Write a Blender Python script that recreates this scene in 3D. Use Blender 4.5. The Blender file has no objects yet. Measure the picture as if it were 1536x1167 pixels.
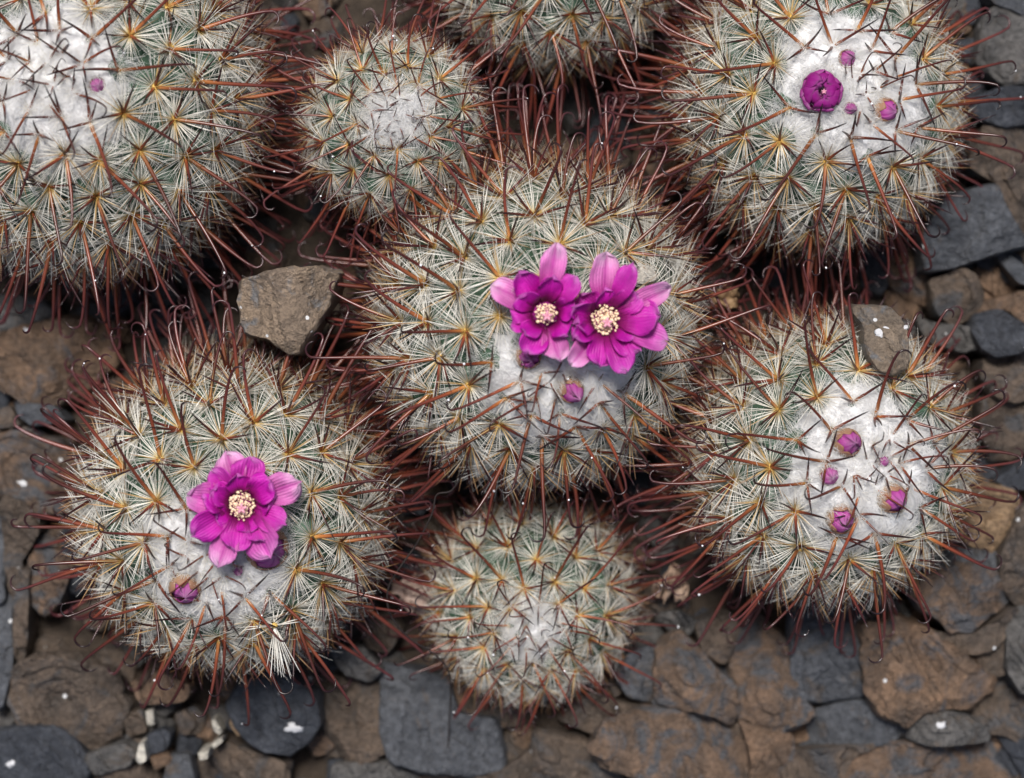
import bpy, math, random
import numpy as np
from mathutils import Vector, Matrix, noise
R = math.radians
MM = 0.001
scene = bpy.context.scene
col = scene.collection
rng = random.Random(7)

# ------------------------------------------------------------------ camera
LENS, CAM_H = 100.0, 0.650
cam_d = bpy.data.cameras.new('camera'); cam = bpy.data.objects.new('camera', cam_d); col.objects.link(cam)
cam.location = (0, 0, CAM_H); cam.rotation_euler = (0, 0, 0)
cam_d.lens = LENS; cam_d.sensor_width = 36; cam_d.sensor_fit = 'HORIZONTAL'
cam_d.clip_start = 0.01; cam_d.clip_end = 200
cam_d.dof.use_dof = True; cam_d.dof.focus_distance = CAM_H - 0.049; cam_d.dof.aperture_fstop = 8.0
scene.camera = cam
# ------------------------------------------------------------------ sky, sun, exposure
SUN_EL = 69
world = bpy.data.worlds.new('World'); scene.world = world; world.use_nodes = True
wn = world.node_tree; wn.nodes.clear()
sky = wn.nodes.new('ShaderNodeTexSky'); sky.sky_type = 'NISHITA'; sky.sun_disc = False
sky.sun_elevation = R(SUN_EL); sky.sun_rotation = R(-10); sky.dust_density = 3.0; sky.ozone_density = 0.7
bg = wn.nodes.new('ShaderNodeBackground'); bg.inputs['Strength'].default_value = 0.085
wo = wn.nodes.new('ShaderNodeOutputWorld')
wn.links.new(sky.outputs[0], bg.inputs[0]); wn.links.new(bg.outputs[0], wo.inputs[0])
sd = bpy.data.lights.new('sun', 'SUN'); sd.energy = 3.9; sd.angle = R(13); sd.color = (1.0, 0.965, 0.925)
sun = bpy.data.objects.new('sun', sd); col.objects.link(sun)
sun.rotation_euler = (R(-(90 - SUN_EL)), 0, R(10)); sun.location = (0, 1, 2)
vs = scene.view_settings
vs.view_transform = 'Standard'; vs.look = 'None'; vs.exposure = 0.34; vs.gamma = 1.0; vs.use_curve_mapping = False

def P(px, py, z):
    d = (CAM_H - z) * 36.0 / 1536.0 / LENS
    return Vector(((px - 768) * d, -(py - 583.5) * d, z))
def to_px(p):
    d = (CAM_H - p.z) * 36.0 / 1536.0 / LENS
    return 768 + p.x / d, 583.5 - p.y / d
def hit(px, py, K, rad):
    o = Vector((0, 0, CAM_H)); d = (P(px, py, 0) - o).normalized()
    oc = o - K; b = oc.dot(d); c = oc.length_squared - rad * rad
    disc = b * b - c
    return o + d * (-b - math.sqrt(max(disc, 0)))

# ------------------------------------------------------------------ materials
def mat(name):
    m = bpy.data.materials.new(name); m.use_nodes = True
    nt = m.node_tree; nt.nodes.clear()
    out = nt.nodes.new('ShaderNodeOutputMaterial')
    return m, nt, out
def N(nt, t, **kw):
    n = nt.nodes.new('ShaderNode' + t)
    for k, v in kw.items():
        if k in n.inputs: n.inputs[k].default_value = v
        else: setattr(n, k, v)
    return n
def ramp(nt, stops, fac=None, interp='LINEAR'):
    r = nt.nodes.new('ShaderNodeValToRGB'); cr = r.color_ramp; cr.interpolation = interp
    while len(cr.elements) < len(stops): cr.elements.new(0.5)
    for e, (p, c) in zip(cr.elements, stops):
        e.position = p; e.color = (c[0], c[1], c[2], 1) if hasattr(c, '__len__') else (c, c, c, 1)
    if fac is not None: nt.links.new(fac, r.inputs[0])
    return r
def mixc(nt, fac, a, b, mode='MIX'):
    m = nt.nodes.new('ShaderNodeMix'); m.data_type = 'RGBA'; m.blend_type = mode
    for s, v in ((0, fac), (6, a), (7, b)):
        if hasattr(v, 'is_output'): nt.links.new(v, m.inputs[s])
        elif s == 0: m.inputs[0].default_value = v
        else: m.inputs[s].default_value = (*v, 1)
    return m.outputs[2]
def attr(nt, name):
    a = nt.nodes.new('ShaderNodeAttribute'); a.attribute_name = name
    return a.outputs['Fac']
def objcol(nt):
    oi = nt.nodes.new('ShaderNodeObjectInfo'); s = nt.nodes.new('ShaderNodeSeparateColor')
    nt.links.new(oi.outputs['Color'], s.inputs[0])
    return s.outputs[0], s.outputs[1], oi.outputs['Random']
def finish(nt, out, colr, rough=0.5, spec=0.5, trans=0.0, bump=None, bump_d=0.0002, bump_s=0.6, sss=0.0):
    b = N(nt, 'BsdfPrincipled'); b.inputs['Roughness'].default_value = rough if not hasattr(rough, 'is_output') else 0.5
    if hasattr(rough, 'is_output'): nt.links.new(rough, b.inputs['Roughness'])
    b.inputs['Specular IOR Level'].default_value = spec
    if hasattr(colr, 'is_output'): nt.links.new(colr, b.inputs['Base Color'])
    else: b.inputs['Base Color'].default_value = (*colr, 1)
    if bump is not None:
        bn = N(nt, 'Bump'); bn.inputs['Strength'].default_value = bump_s; bn.inputs['Distance'].default_value = bump_d
        nt.links.new(bump, bn.inputs['Height']); nt.links.new(bn.outputs[0], b.inputs['Normal'])
    sh = b.outputs[0]
    if trans > 0:
        t = N(nt, 'BsdfTranslucent')
        if hasattr(colr, 'is_output'): nt.links.new(colr, t.inputs[0])
        else: t.inputs[0].default_value = (*colr, 1)
        mx = N(nt, 'MixShader'); mx.inputs[0].default_value = trans
        nt.links.new(sh, mx.inputs[1]); nt.links.new(t.outputs[0], mx.inputs[2]); sh = mx.outputs[0]
    nt.links.new(sh, out.inputs[0])
MT = {}
# central spines: amber base, red-brown shaft, blackish tip; obj colour r = age plus painted purple sky reflection
m, nt, out = mat('central_spine'); t = attr(nt, 't'); age, g_, rnd = objcol(nt)
young = ramp(nt, [(0.0, (.60, .36, .12)), (.07, (.40, .15, .042)), (.20, (.20, .045, .018)), (.45, (.095, .020, .014)), (.70, (.018, .007, .008)), (1, (.014, .007, .008))], t)
old_sky_tint = ramp(nt, [(0.0, (.38, .19, .07)), (.10, (.26, .088, .030)), (.28, (.17, .040, .026)), (.60, (.098, .027, .030)), (1, (.034, .012, .018))], t)
c = mixc(nt, age, young.outputs[0], old_sky_tint.outputs[0])
hv = N(nt, 'HueSaturation'); nt.links.new(c, hv.inputs['Color'])
mr = N(nt, 'MapRange'); nt.links.new(rnd, mr.inputs[0]); mr.inputs[3].default_value = .55; mr.inputs[4].default_value = 1.2
nt.links.new(mr.outputs[0], hv.inputs['Value'])
finish(nt, out, hv.outputs[0], .27, .5, .12); MT['spine'] = m
# radial spines: glassy white, yellow at the base; r = age (dingy tan)
m, nt, out = mat('radial_spine'); t = attr(nt, 't'); age, g_, rnd = objcol(nt)
a = ramp(nt, [(0, (.70, .47, .13)), (.10, (.76, .64, .36)), (.28, (.92, .885, .79)), (1, (.94, .925, .87))], t)
b = ramp(nt, [(0, (.42, .27, .11)), (.2, (.48, .37, .22)), (1, (.52, .46, .37))], t)
finish(nt, out, mixc(nt, age, a.outputs[0], b.outputs[0]), .28, .55, .30); MT['radial'] = m
m, nt, out = mat('straw_spine'); t = attr(nt, 't'); age, g_, rnd = objcol(nt)
a = ramp(nt, [(0, (.66, .44, .14)), (.5, (.58, .40, .19)), (1, (.30, .13, .06))], t); b = ramp(nt, [(0, (.40, .22, .08)), (.5, (.34, .19, .09)), (1, (.16, .06, .04))], t)
finish(nt, out, mixc(nt, age, a.outputs[0], b.outputs[0]), .35, .5, .2); MT['straw'] = m
m, nt, out = mat('areole_felt'); age, g_, rnd = objcol(nt)
finish(nt, out, mixc(nt, age, (.80, .55, .16), (.45, .30, .14)), .8, .2, .25); MT['felt'] = m
m, nt, out = mat('wool')
finish(nt, out, (.96, .955, .95), .7, .2, .45); MT['wool'] = m
m, nt, out = mat('wool_mound'); tc = N(nt, 'TexCoord'); nz = N(nt, 'TexNoise', Scale=900.0, Detail=4.0); nt.links.new(tc.outputs['Object'], nz.inputs[0])
finish(nt, out, (.95, .945, .94), .85, .05, .0, nz.outputs[0], .0003, .4); MT['mound'] = m
pb = [n for n in nt.nodes if n.type == 'BSDF_PRINCIPLED'][0]
pb.inputs['Subsurface Weight'].default_value = .9; pb.inputs['Subsurface Radius'].default_value = (1, 1, 1); pb.inputs['Subsurface Scale'].default_value = .0016
m, nt, out = mat('green_flesh'); tc = N(nt, 'TexCoord'); nz = N(nt, 'TexNoise', Scale=260.0, Detail=5.0); nt.links.new(tc.outputs['Object'], nz.inputs[0])
rp = ramp(nt, [(.3, (.030, .066, .040)), (.7, (.070, .125, .080))], nz.outputs[0])
age, g_, rnd = objcol(nt)
finish(nt, out, mixc(nt, age, rp.outputs[0], (.085, .075, .045)), .48, .4, 0, nz.outputs[0], .0002, .5); MT['green'] = m
# petals: r = paleness
m, nt, out = mat('petal'); t = attr(nt, 't'); v = attr(nt, 'v'); pale, g_, rnd = objcol(nt)
mag = ramp(nt, [(0, (.13, .003, .05)), (.30, (.28, .003, .15)), (.52, (.54, .005, .37)), (.88, (.60, .018, .46)), (1, (.70, .17, .60))], t)
pk = ramp(nt, [(0, (.36, .02, .18)), (.4, (.56, .08, .38)), (.75, (.74, .26, .58)), (1, (.88, .60, .80))], t)
ab = N(nt, 'Math', operation='ABSOLUTE'); nt.links.new(v, ab.inputs[0])
st = ramp(nt, [(0, .75), (.10, .45), (.28, 0)], ab.outputs[0])
pk2 = mixc(nt, st.outputs[0], pk.outputs[0], (.50, .03, .34))
c = mixc(nt, pale, mag.outputs[0], pk2); c = mixc(nt, g_, c, (.20, .003, .115))
tc = N(nt, 'TexCoord'); nz = N(nt, 'TexNoise', Scale=1800.0, Detail=2.0); nt.links.new(tc.outputs['Object'], nz.inputs[0])
vr = N(nt, 'TexNoise', Scale=300.0, Detail=3.0); nt.links.new(tc.outputs['Object'], vr.inputs[0])
vv = ramp(nt, [(.3, .78), (.7, 1.12)], vr.outputs[0])
c = mixc(nt, 1.0, c, vv.outputs[0], 'MULTIPLY')
vs1 = N(nt, 'Math', operation='MULTIPLY'); nt.links.new(v, vs1.inputs[0]); vs1.inputs[1].default_value = 34.0
vs2 = N(nt, 'Math', operation='SINE'); nt.links.new(vs1.outputs[0], vs2.inputs[0])
vs3 = N(nt, 'Math', operation='MULTIPLY_ADD'); nt.links.new(vs2.outputs[0], vs3.inputs[0]); vs3.inputs[1].default_value = .35; nt.links.new(nz.outputs[0], vs3.inputs[2])
finish(nt, out, c, .5, .4, .42, vs3.outputs[0], .00016, .8); MT['petal'] = m
m, nt, out = mat('sepal'); t = attr(nt, 't'); v = attr(nt, 'v')
c = ramp(nt, [(0, (.50, .46, .30)), (.5, (.42, .29, .17)), (.85, (.36, .19, .12)), (1, (.26, .12, .07))], t)
tc = N(nt, 'TexCoord'); nz = N(nt, 'TexNoise', Scale=700.0, Detail=3.0); nt.links.new(tc.outputs['Object'], nz.inputs[0])
finish(nt, out, c.outputs[0], .5, .4, .3, nz.outputs[0], .0002, .5); MT['sepal'] = m
m, nt, out = mat('anther'); finish(nt, out, (.93, .72, .50), .8, .2, .15); MT['anther'] = m
m, nt, out = mat('filament'); finish(nt, out, (.70, .16, .34), .5, .3, .3); MT['filament'] = m
m, nt, out = mat('stigma'); finish(nt, out, (.80, .38, .48), .5, .4, .25); MT['stigma'] = m
m, nt, out = mat('dew'); b = N(nt, 'BsdfPrincipled', Roughness=.08); b.inputs['Base Color'].default_value = (.85, .86, .88, 1); nt.links.new(b.outputs[0], out.inputs[0]); MT['dew'] = m
m, nt, out = mat('dark_fibre'); finish(nt, out, (.02, .014, .012), .4, .5); MT['fibre'] = m
m, nt, out = mat('dry_petal'); tc = N(nt, 'TexCoord'); nz = N(nt, 'TexNoise', Scale=350.0, Detail=4.0); nt.links.new(tc.outputs['Object'], nz.inputs[0])
pale, g_, rnd = objcol(nt)
ca = ramp(nt, [(.3, (.38, .25, .20)), (.7, (.60, .47, .40))], nz.outputs[0]); cb = ramp(nt, [(.3, (.18, .10, .05)), (.7, (.40, .25, .12))], nz.outputs[0])
finish(nt, out, mixc(nt, pale, ca.outputs[0], cb.outputs[0]), .6, .3, .3, nz.outputs[0], .0004, .7); MT['dry'] = m

def stone_mat(name, c1, c2, c3, patch=.52, sc=110.0, speck=.5):
    """mottled weathered slate: two rust/brown tones, hard-edged patches of bare slate, mica sparkle painted as white dots"""
    m, nt, out = mat(name); tc = N(nt, 'TexCoord'); oi = N(nt, 'ObjectInfo')
    ad = N(nt, 'VectorMath', operation='ADD'); nt.links.new(tc.outputs['Object'], ad.inputs[0])
    sx = N(nt, 'VectorMath', operation='SCALE'); cx = N(nt, 'CombineXYZ')
    for i in range(3): nt.links.new(oi.outputs['Random'], cx.inputs[i])
    nt.links.new(cx.outputs[0], sx.inputs[0]); sx.inputs[3].default_value = 3.7
    nt.links.new(sx.outputs[0], ad.inputs[1])
    n1 = N(nt, 'TexNoise', Scale=sc, Detail=7.0, Roughness=.62, Distortion=.6); nt.links.new(ad.outputs[0], n1.inputs[0])
    n2 = N(nt, 'TexNoise', Scale=sc * .55, Detail=9.0, Roughness=.7, Distortion=1.6); nt.links.new(ad.outputs[0], n2.inputs[0])
    n3 = N(nt, 'TexNoise', Scale=sc * 9, Detail=5.0, Roughness=.7); nt.links.new(ad.outputs[0], n3.inputs[0])
    base = ramp(nt, [(.32, c1), (.66, c2)], n1.outputs[0])
    pm = ramp(nt, [(patch - .02, 0.0), (patch + .08, .9)], n2.outputs[0])
    c = mixc(nt, pm.outputs[0], base.outputs[0], c3)
    gr = ramp(nt, [(.30, .45), (.70, 1.5)], n3.outputs[0])
    c = mixc(nt, .85, c, gr.outputs[0], 'MULTIPLY')
    vo = N(nt, 'TexVoronoi', Scale=330.0); nt.links.new(ad.outputs[0], vo.inputs[0])
    sel = N(nt, 'SeparateColor'); nt.links.new(vo.outputs['Color'], sel.inputs[0])
    gt = N(nt, 'Math', operation='GREATER_THAN'); nt.links.new(sel.outputs[0], gt.inputs[0]); gt.inputs[1].default_value = 1 - .06 * speck
    lt = N(nt, 'Math', operation='LESS_THAN'); nt.links.new(vo.outputs['Distance'], lt.inputs[0]); lt.inputs[1].default_value = .17
    mu = N(nt, 'Math', operation='MULTIPLY'); nt.links.new(gt.outputs[0], mu.inputs[0]); nt.links.new(lt.outputs[0], mu.inputs[1])
    c = mixc(nt, mu.outputs[0], c, (.72, .72, .72))
    hs = N(nt, 'Math', operation='ADD'); nt.links.new(n1.outputs[0], hs.inputs[0])
    sc3 = N(nt, 'Math', operation='MULTIPLY'); nt.links.new(n3.outputs[0], sc3.inputs[0]); sc3.inputs[1].default_value = .35; nt.links.new(sc3.outputs[0], hs.inputs[1])
    n4 = N(nt, 'TexNoise', Scale=420.0, Detail=6.0, Roughness=.65, Distortion=1.5); nt.links.new(ad.outputs[0], n4.inputs[0])
    m4 = N(nt, 'Math', operation='MULTIPLY_ADD'); nt.links.new(n4.outputs[0], m4.inputs[0]); m4.inputs[1].default_value = .7; nt.links.new(hs.outputs[0], m4.inputs[2]); hs = m4
    rr = ramp(nt, [(.3, .36), (.7, .62)], n1.outputs[0])
    finish(nt, out, c, rr.outputs[0], .45, 0, hs.outputs[0], .0022, 1.0)
    return m
SM = {
 'brown':  stone_mat('stone_brown', (.064, .052, .043), (.135, .097, .070), (.066, .068, .073), .55),
 'rust':   stone_mat('stone_rust', (.090, .064, .047), (.21, .130, .080), (.072, .074, .082), .57),
 'slate':  stone_mat('stone_slate', (.046, .050, .058), (.092, .097, .108), (.105, .078, .056), .60, 80.0),
 'dark':   stone_mat('stone_dark', (.026, .029, .036), (.055, .060, .072), (.07, .055, .045), .70, 90.0, 1.0),
 'mixed':  stone_mat('stone_mixed', (.078, .058, .045), (.19, .122, .080), (.078, .084, .094), .49, 150.0),
 'grey':   stone_mat('stone_grey', (.060, .058, .056), (.125, .118, .112), (.085, .064, .047), .58),
 'tan':    stone_mat('stone_tan', (.19, .125, .075), (.30, .20, .115), (.12, .11, .10), .66),
 'pale':   stone_mat('stone_pale', (.42, .39, .33), (.62, .58, .50), (.30, .26, .22), .62),
 'speckgrey': stone_mat('stone_speckled_grey', (.13, .105, .082), (.23, .175, .125), (.15, .155, .162), .56, 160.0, 3.0),
 'speck':  stone_mat('stone_speckled', (.17, .130, .098), (.29, .215, .150), (.17, .172, .178), .54, 160.0, 4.0),
}
m, nt, out = mat('soil'); tc = N(nt, 'TexCoord'); nz = N(nt, 'TexNoise', Scale=240.0, Detail=8.0, Roughness=.7); nt.links.new(tc.outputs['Object'], nz.inputs[0])
c = ramp(nt, [(.3, (.028, .022, .018)), (.7, (.085, .064, .048))], nz.outputs[0])
finish(nt, out, c.outputs[0], .85, .2, 0, nz.outputs[0], .003, .9); MT['soil'] = m

# ------------------------------------------------------------------ mesh helpers
class MB:
    def __init__(s): s.v = []; s.f = []; s.t = []; s.w = []; s.m = []
    def tube(s, pts, rad, sides=4, tv=None, mi=0, cap=True):
        pts = [Vector(p) for p in pts]; n = len(pts); b0 = len(s.v)
        tan = [(pts[min(i + 1, n - 1)] - pts[max(i - 1, 0)]).normalized() for i in range(n)]
        u = tan[0].orthogonal().normalized()
        for i, p in enumerate(pts):
            u = (u - tan[i] * u.dot(tan[i])).normalized(); w = tan[i].cross(u)
            for k in range(sides):
                a = 2 * math.pi * k / sides
                s.v.append(p + (u * math.cos(a) + w * math.sin(a)) * rad[i]); s.t.append(tv[i] if tv else i / (n - 1)); s.w.append(0.)
        for i in range(n - 1):
            for k in range(sides):
                a, b = b0 + i * sides + k, b0 + i * sides + (k + 1) % sides
                s.f.append((a, b, b + sides, a + sides)); s.m.append(mi)
        if cap:
            s.f.append(tuple(b0 + (n - 1) * sides + k for k in range(sides))); s.m.append(mi)
            s.f.append(tuple(b0 + k for k in reversed(range(sides)))); s.m.append(mi)
    def ball(s, c, r, seg=6, rings=4, mi=0, sq=(1, 1, 1), tv=0.5):
        b0 = len(s.v); c = Vector(c)
        s.v.append(c + Vector((0, 0, r * sq[2])))
        for i in range(1, rings):
            th = math.pi * i / rings
            for k in range(seg):
                ph = 2 * math.pi * k / seg
                s.v.append(c + Vector((r * sq[0] * math.sin(th) * math.cos(ph), r * sq[1] * math.sin(th) * math.sin(ph), r * sq[2] * math.cos(th))))
        s.v.append(c - Vector((0, 0, r * sq[2])))
        n = 2 + (rings - 1) * seg; s.t += [tv] * n; s.w += [0.] * n
        for k in range(seg):
            s.f.append((b0, b0 + 1 + k, b0 + 1 + (k + 1) % seg)); s.m.append(mi)
            e = b0 + n - 1; l = b0 + 1 + (rings - 2) * seg
            s.f.append((e, l + (k + 1) % seg, l + k)); s.m.append(mi)
        for i in range(rings - 2):
            for k in range(seg):
                a, b = b0 + 1 + i * seg + k, b0 + 1 + i * seg + (k + 1) % seg
                s.f.append((a, a + seg, b + seg, b)); s.m.append(mi)
    def mesh(s, name, mats, smooth=True):
        me = bpy.data.meshes.new(name); me.from_pydata([tuple(v) for v in s.v], [], s.f)
        for mm in mats: me.materials.append(mm)
        me.polygons.foreach_set('material_index', s.m)
        a = me.attributes.new('t', 'FLOAT', 'POINT'); a.data.foreach_set('value', s.t)
        a = me.attributes.new('v', 'FLOAT', 'POINT'); a.data.foreach_set('value', s.w)
        if smooth: me.polygons.foreach_set('use_smooth', [True] * len(s.f))
        me.update(); return me
def obj(name, me, parent=None, M=None, color=None):
    o = bpy.data.objects.new(name, me); col.objects.link(o)
    if parent is not None: o.parent = parent
    if M is not None: o.matrix_basis = M
    if color is not None: o.color = (*color, 1) if len(color) == 3 else color
    return o
def tag(o, label, cat, group=None):
    o['label'] = label; o['category'] = cat
    if group: o['group'] = group
    return o
def frame(z, x):
    z = z.normalized(); x = (x - z * x.dot(z)).normalized(); y = z.cross(x)
    return Matrix((x, y, z)).transposed()

# ------------------------------------------------------------------ ground sheet and gravel bed
me = bpy.data.meshes.new('ground'); nG = 60; vv = []
ax = [math.copysign(abs(i / 30) ** 4 * 60 + abs(i / 30) * .5, i) for i in range(-30, 31)]
for y in ax:
    for x in ax:
        h = 0
        if abs(x) < .5 and abs(y) < .5: h = noise.fractal(Vector((x, y, 0)) * 60, 1, 2, 3) * .0008
        vv.append((x, y, -.003 + h))
n = len(ax)
me.from_pydata(vv, [], [(j * n + i, j * n + i + 1, (j + 1) * n + i + 1, (j + 1) * n + i) for j in range(n - 1) for i in range(n - 1)])
me.materials.append(MT['soil']); g = obj('ground', me); g['kind'] = 'structure'

def pebble_into(mb, c, r, rg, seg=7):
    """small angular chip"""
    b0 = len(mb.v); rings = 4
    ax_ = Vector((r * rg.uniform(.7, 1.2), r * rg.uniform(.7, 1.2), r * rg.uniform(.4, .7))); rot = rg.uniform(0, 6.28); off = Vector((rg.uniform(0, 99),) * 3)
    mb.ball((0, 0, 0), 1, seg, rings, rg.randrange(4))
    for i in range(b0, len(mb.v)):
        v = mb.v[i]; k = 1 + .45 * noise.noise(v * 1.3 + off)
        v = Vector((v.x * ax_.x * k, v.y * ax_.y * k, max(-.6, min(.62, v.z)) * ax_.z * 1.5 * k))
        mb.v[i] = Vector((v.x * math.cos(rot) - v.y * math.sin(rot), v.x * math.sin(rot) + v.y * math.cos(rot), v.z)) + c
gb = MB(); rg = random.Random(21)
for i in range(2600):
    if i < 1500: x, y = rg.uniform(-.15, .15), rg.uniform(-.125, .125)
    else: x, y = rg.uniform(-.55, .55), rg.uniform(-.5, .5)
    inside = abs(x) < .15 and abs(y) < .125
    r = rg.uniform(.0022, .006) if inside else rg.uniform(.004, .013)
    pebble_into(gb, Vector((x, y, -.0025 + r * .25)), r, rg)
gm = gb.mesh('gravel', [SM['brown'], SM['grey'], SM['dark'], SM['rust']], smooth=False)
go = obj('gravel', gm); go['kind'] = 'stuff'; tag(go, 'bed of small brown and grey stone chips under the larger stones', 'gravel')

# ------------------------------------------------------------------ stones
def chaikin(p, k=1):
    for _ in range(k):
        q = []
        for i in range(len(p)):
            a, b = p[i], p[(i + 1) % len(p)]
            q += [a * .91 + b * .09, a * .09 + b * .91]
        p = q
    return p
def stone(name, pts, zt, th, mt, label, group=None, seed=0, tilt=(0, 0), rough=1.0, cat='stone', step=.0034, grow=1.10):
    rg = random.Random(seed * 77 + 5)
    ol = chaikin([P(x, y, zt).to_2d() for x, y in pts])
    cen = sum(ol, Vector((0, 0))) / len(ol)
    per = [0]
    for i in range(len(ol)): per.append(per[-1] + (ol[(i + 1) % len(ol)] - ol[i]).length)
    n = max(34, min(96, int(per[-1] / .0012))); rs = []
    for k in range(n):
        d = per[-1] * k / n; i = max(j for j in range(len(ol)) if per[j] <= d)
        a, b = ol[i], ol[(i + 1) % len(ol)]; f = (d - per[i]) / max(per[i + 1] - per[i], 1e-9)
        rs.append((a.lerp(b, f) - cen) * grow)
    off = Vector((rg.uniform(0, 50), rg.uniform(0, 50), rg.uniform(0, 50)))
    size = per[-1] / 6.28
    planes = []
    for k in range(rg.randint(4, 6)):
        a = rg.uniform(0, 6.283); sl = rg.uniform(.2, .9)
        planes.append((math.cos(a) * sl, math.sin(a) * sl, rg.uniform(.35, .75) * size * sl))
    def facet(x, y): return max(-.004, min(0., min(c - (a * x + b * y) for a, b, c in planes)))
    lev = [(1.02, -th), (1.06, -th * .7), (1.05, -th * .4), (1.015, -.0014), (1.0, -.0004), (.965, 0), (.92, 0), (.86, 0), (.80, 0), (.74, 0), (.68, 0), (.62, 0), (.56, 0), (.50, 0), (.44, 0), (.37, 0), (.30, 0), (.22, 0), (.12, 0)]
    vs_, fs = [], []
    for li, (s, z) in enumerate(lev):
        for k in range(n):
            p = rs[k] * s; q = Vector((p.x, p.y, z))
            w = noise.fractal((q * 260 + off), 1, 2, 3)
            e = 1 + .085 * w * rough + .04 * noise.noise(q * 600 + off) * (s > .9) * (.4 + rough)
            p = p * e
            h = noise.fractal(Vector((p.x, p.y, 0)) * 95 + off, 1, 2.1, 4) * .0016 * rough
            lay = noise.noise(Vector((p.x * 1.4 + p.y * .6, p.y, 0)) * 75 + off * 2)
            h += (math.floor(lay * 3 + .5) / 3 * .88 + .12 * lay) * step * (.35 + .65 * rough)
            h += facet(p.x, p.y) * (.35 + .65 * rough)
            zz = z + (h if z > -.003 else h * .3) + p.x * tilt[0] + p.y * tilt[1]
            vs_.append((p.x, p.y, zz))
    vs_.append((0, 0, vs_[-1][2])); c0 = len(vs_) - 1
    L = len(lev)
    for li in range(L - 1):
        for k in range(n):
            a, b = li * n + k, li * n + (k + 1) % n
            fs.append((a, b, b + n, a + n))
    for k in range(n): fs.append(((L - 1) * n + k, (L - 1) * n + (k + 1) % n, c0))
    fs.append(tuple(reversed(range(n))))
    me = bpy.data.meshes.new(name); me.from_pydata(vs_, [], fs); me.materials.append(SM[mt])
    me.polygons.foreach_set('use_smooth', [True] * len(fs)); me.set_sharp_from_angle(angle=R(18))
    o = obj(name, me); o.location = (cen.x, cen.y, zt)
    return tag(o, label, cat, group)
def Z(ox, oy, s, pts): return [(ox + x / s, oy + y / s) for x, y in pts]
cE, cF, cG, cH = (1136, 867, 3.84), (836, 867, 3.84), (436, 867, 3.84), (0, 867, 3.84)
cA, cB, cC, cD = (1336, 0, 5.835), (1236, 200, 3.89), (1236, 440, 3.89), (1236, 700, 3.89)
cI, cJ, cK = (0, 400, 3.89), (0, 650, 3.89), (0, 850, 2.743)
GR = 'weathered stones of the gravel bed'
LB = {'brown': 'dull brown weathered stone in the gravel around the cacti', 'rust': 'rust-orange weathered stone in the gravel around the cacti',
      'slate': 'blue-grey slate stone in the gravel around the cacti', 'dark': 'dark charcoal slate stone in the gravel around the cacti',
      'mixed': 'rust-brown stone with blue-grey patches in the gravel around the cacti', 'grey': 'plain grey stone in the gravel around the cacti',
      'tan': 'tan sandy stone in the gravel around the cacti', 'pale': 'small cream-white crumb of stone on the gravel'}
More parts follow.
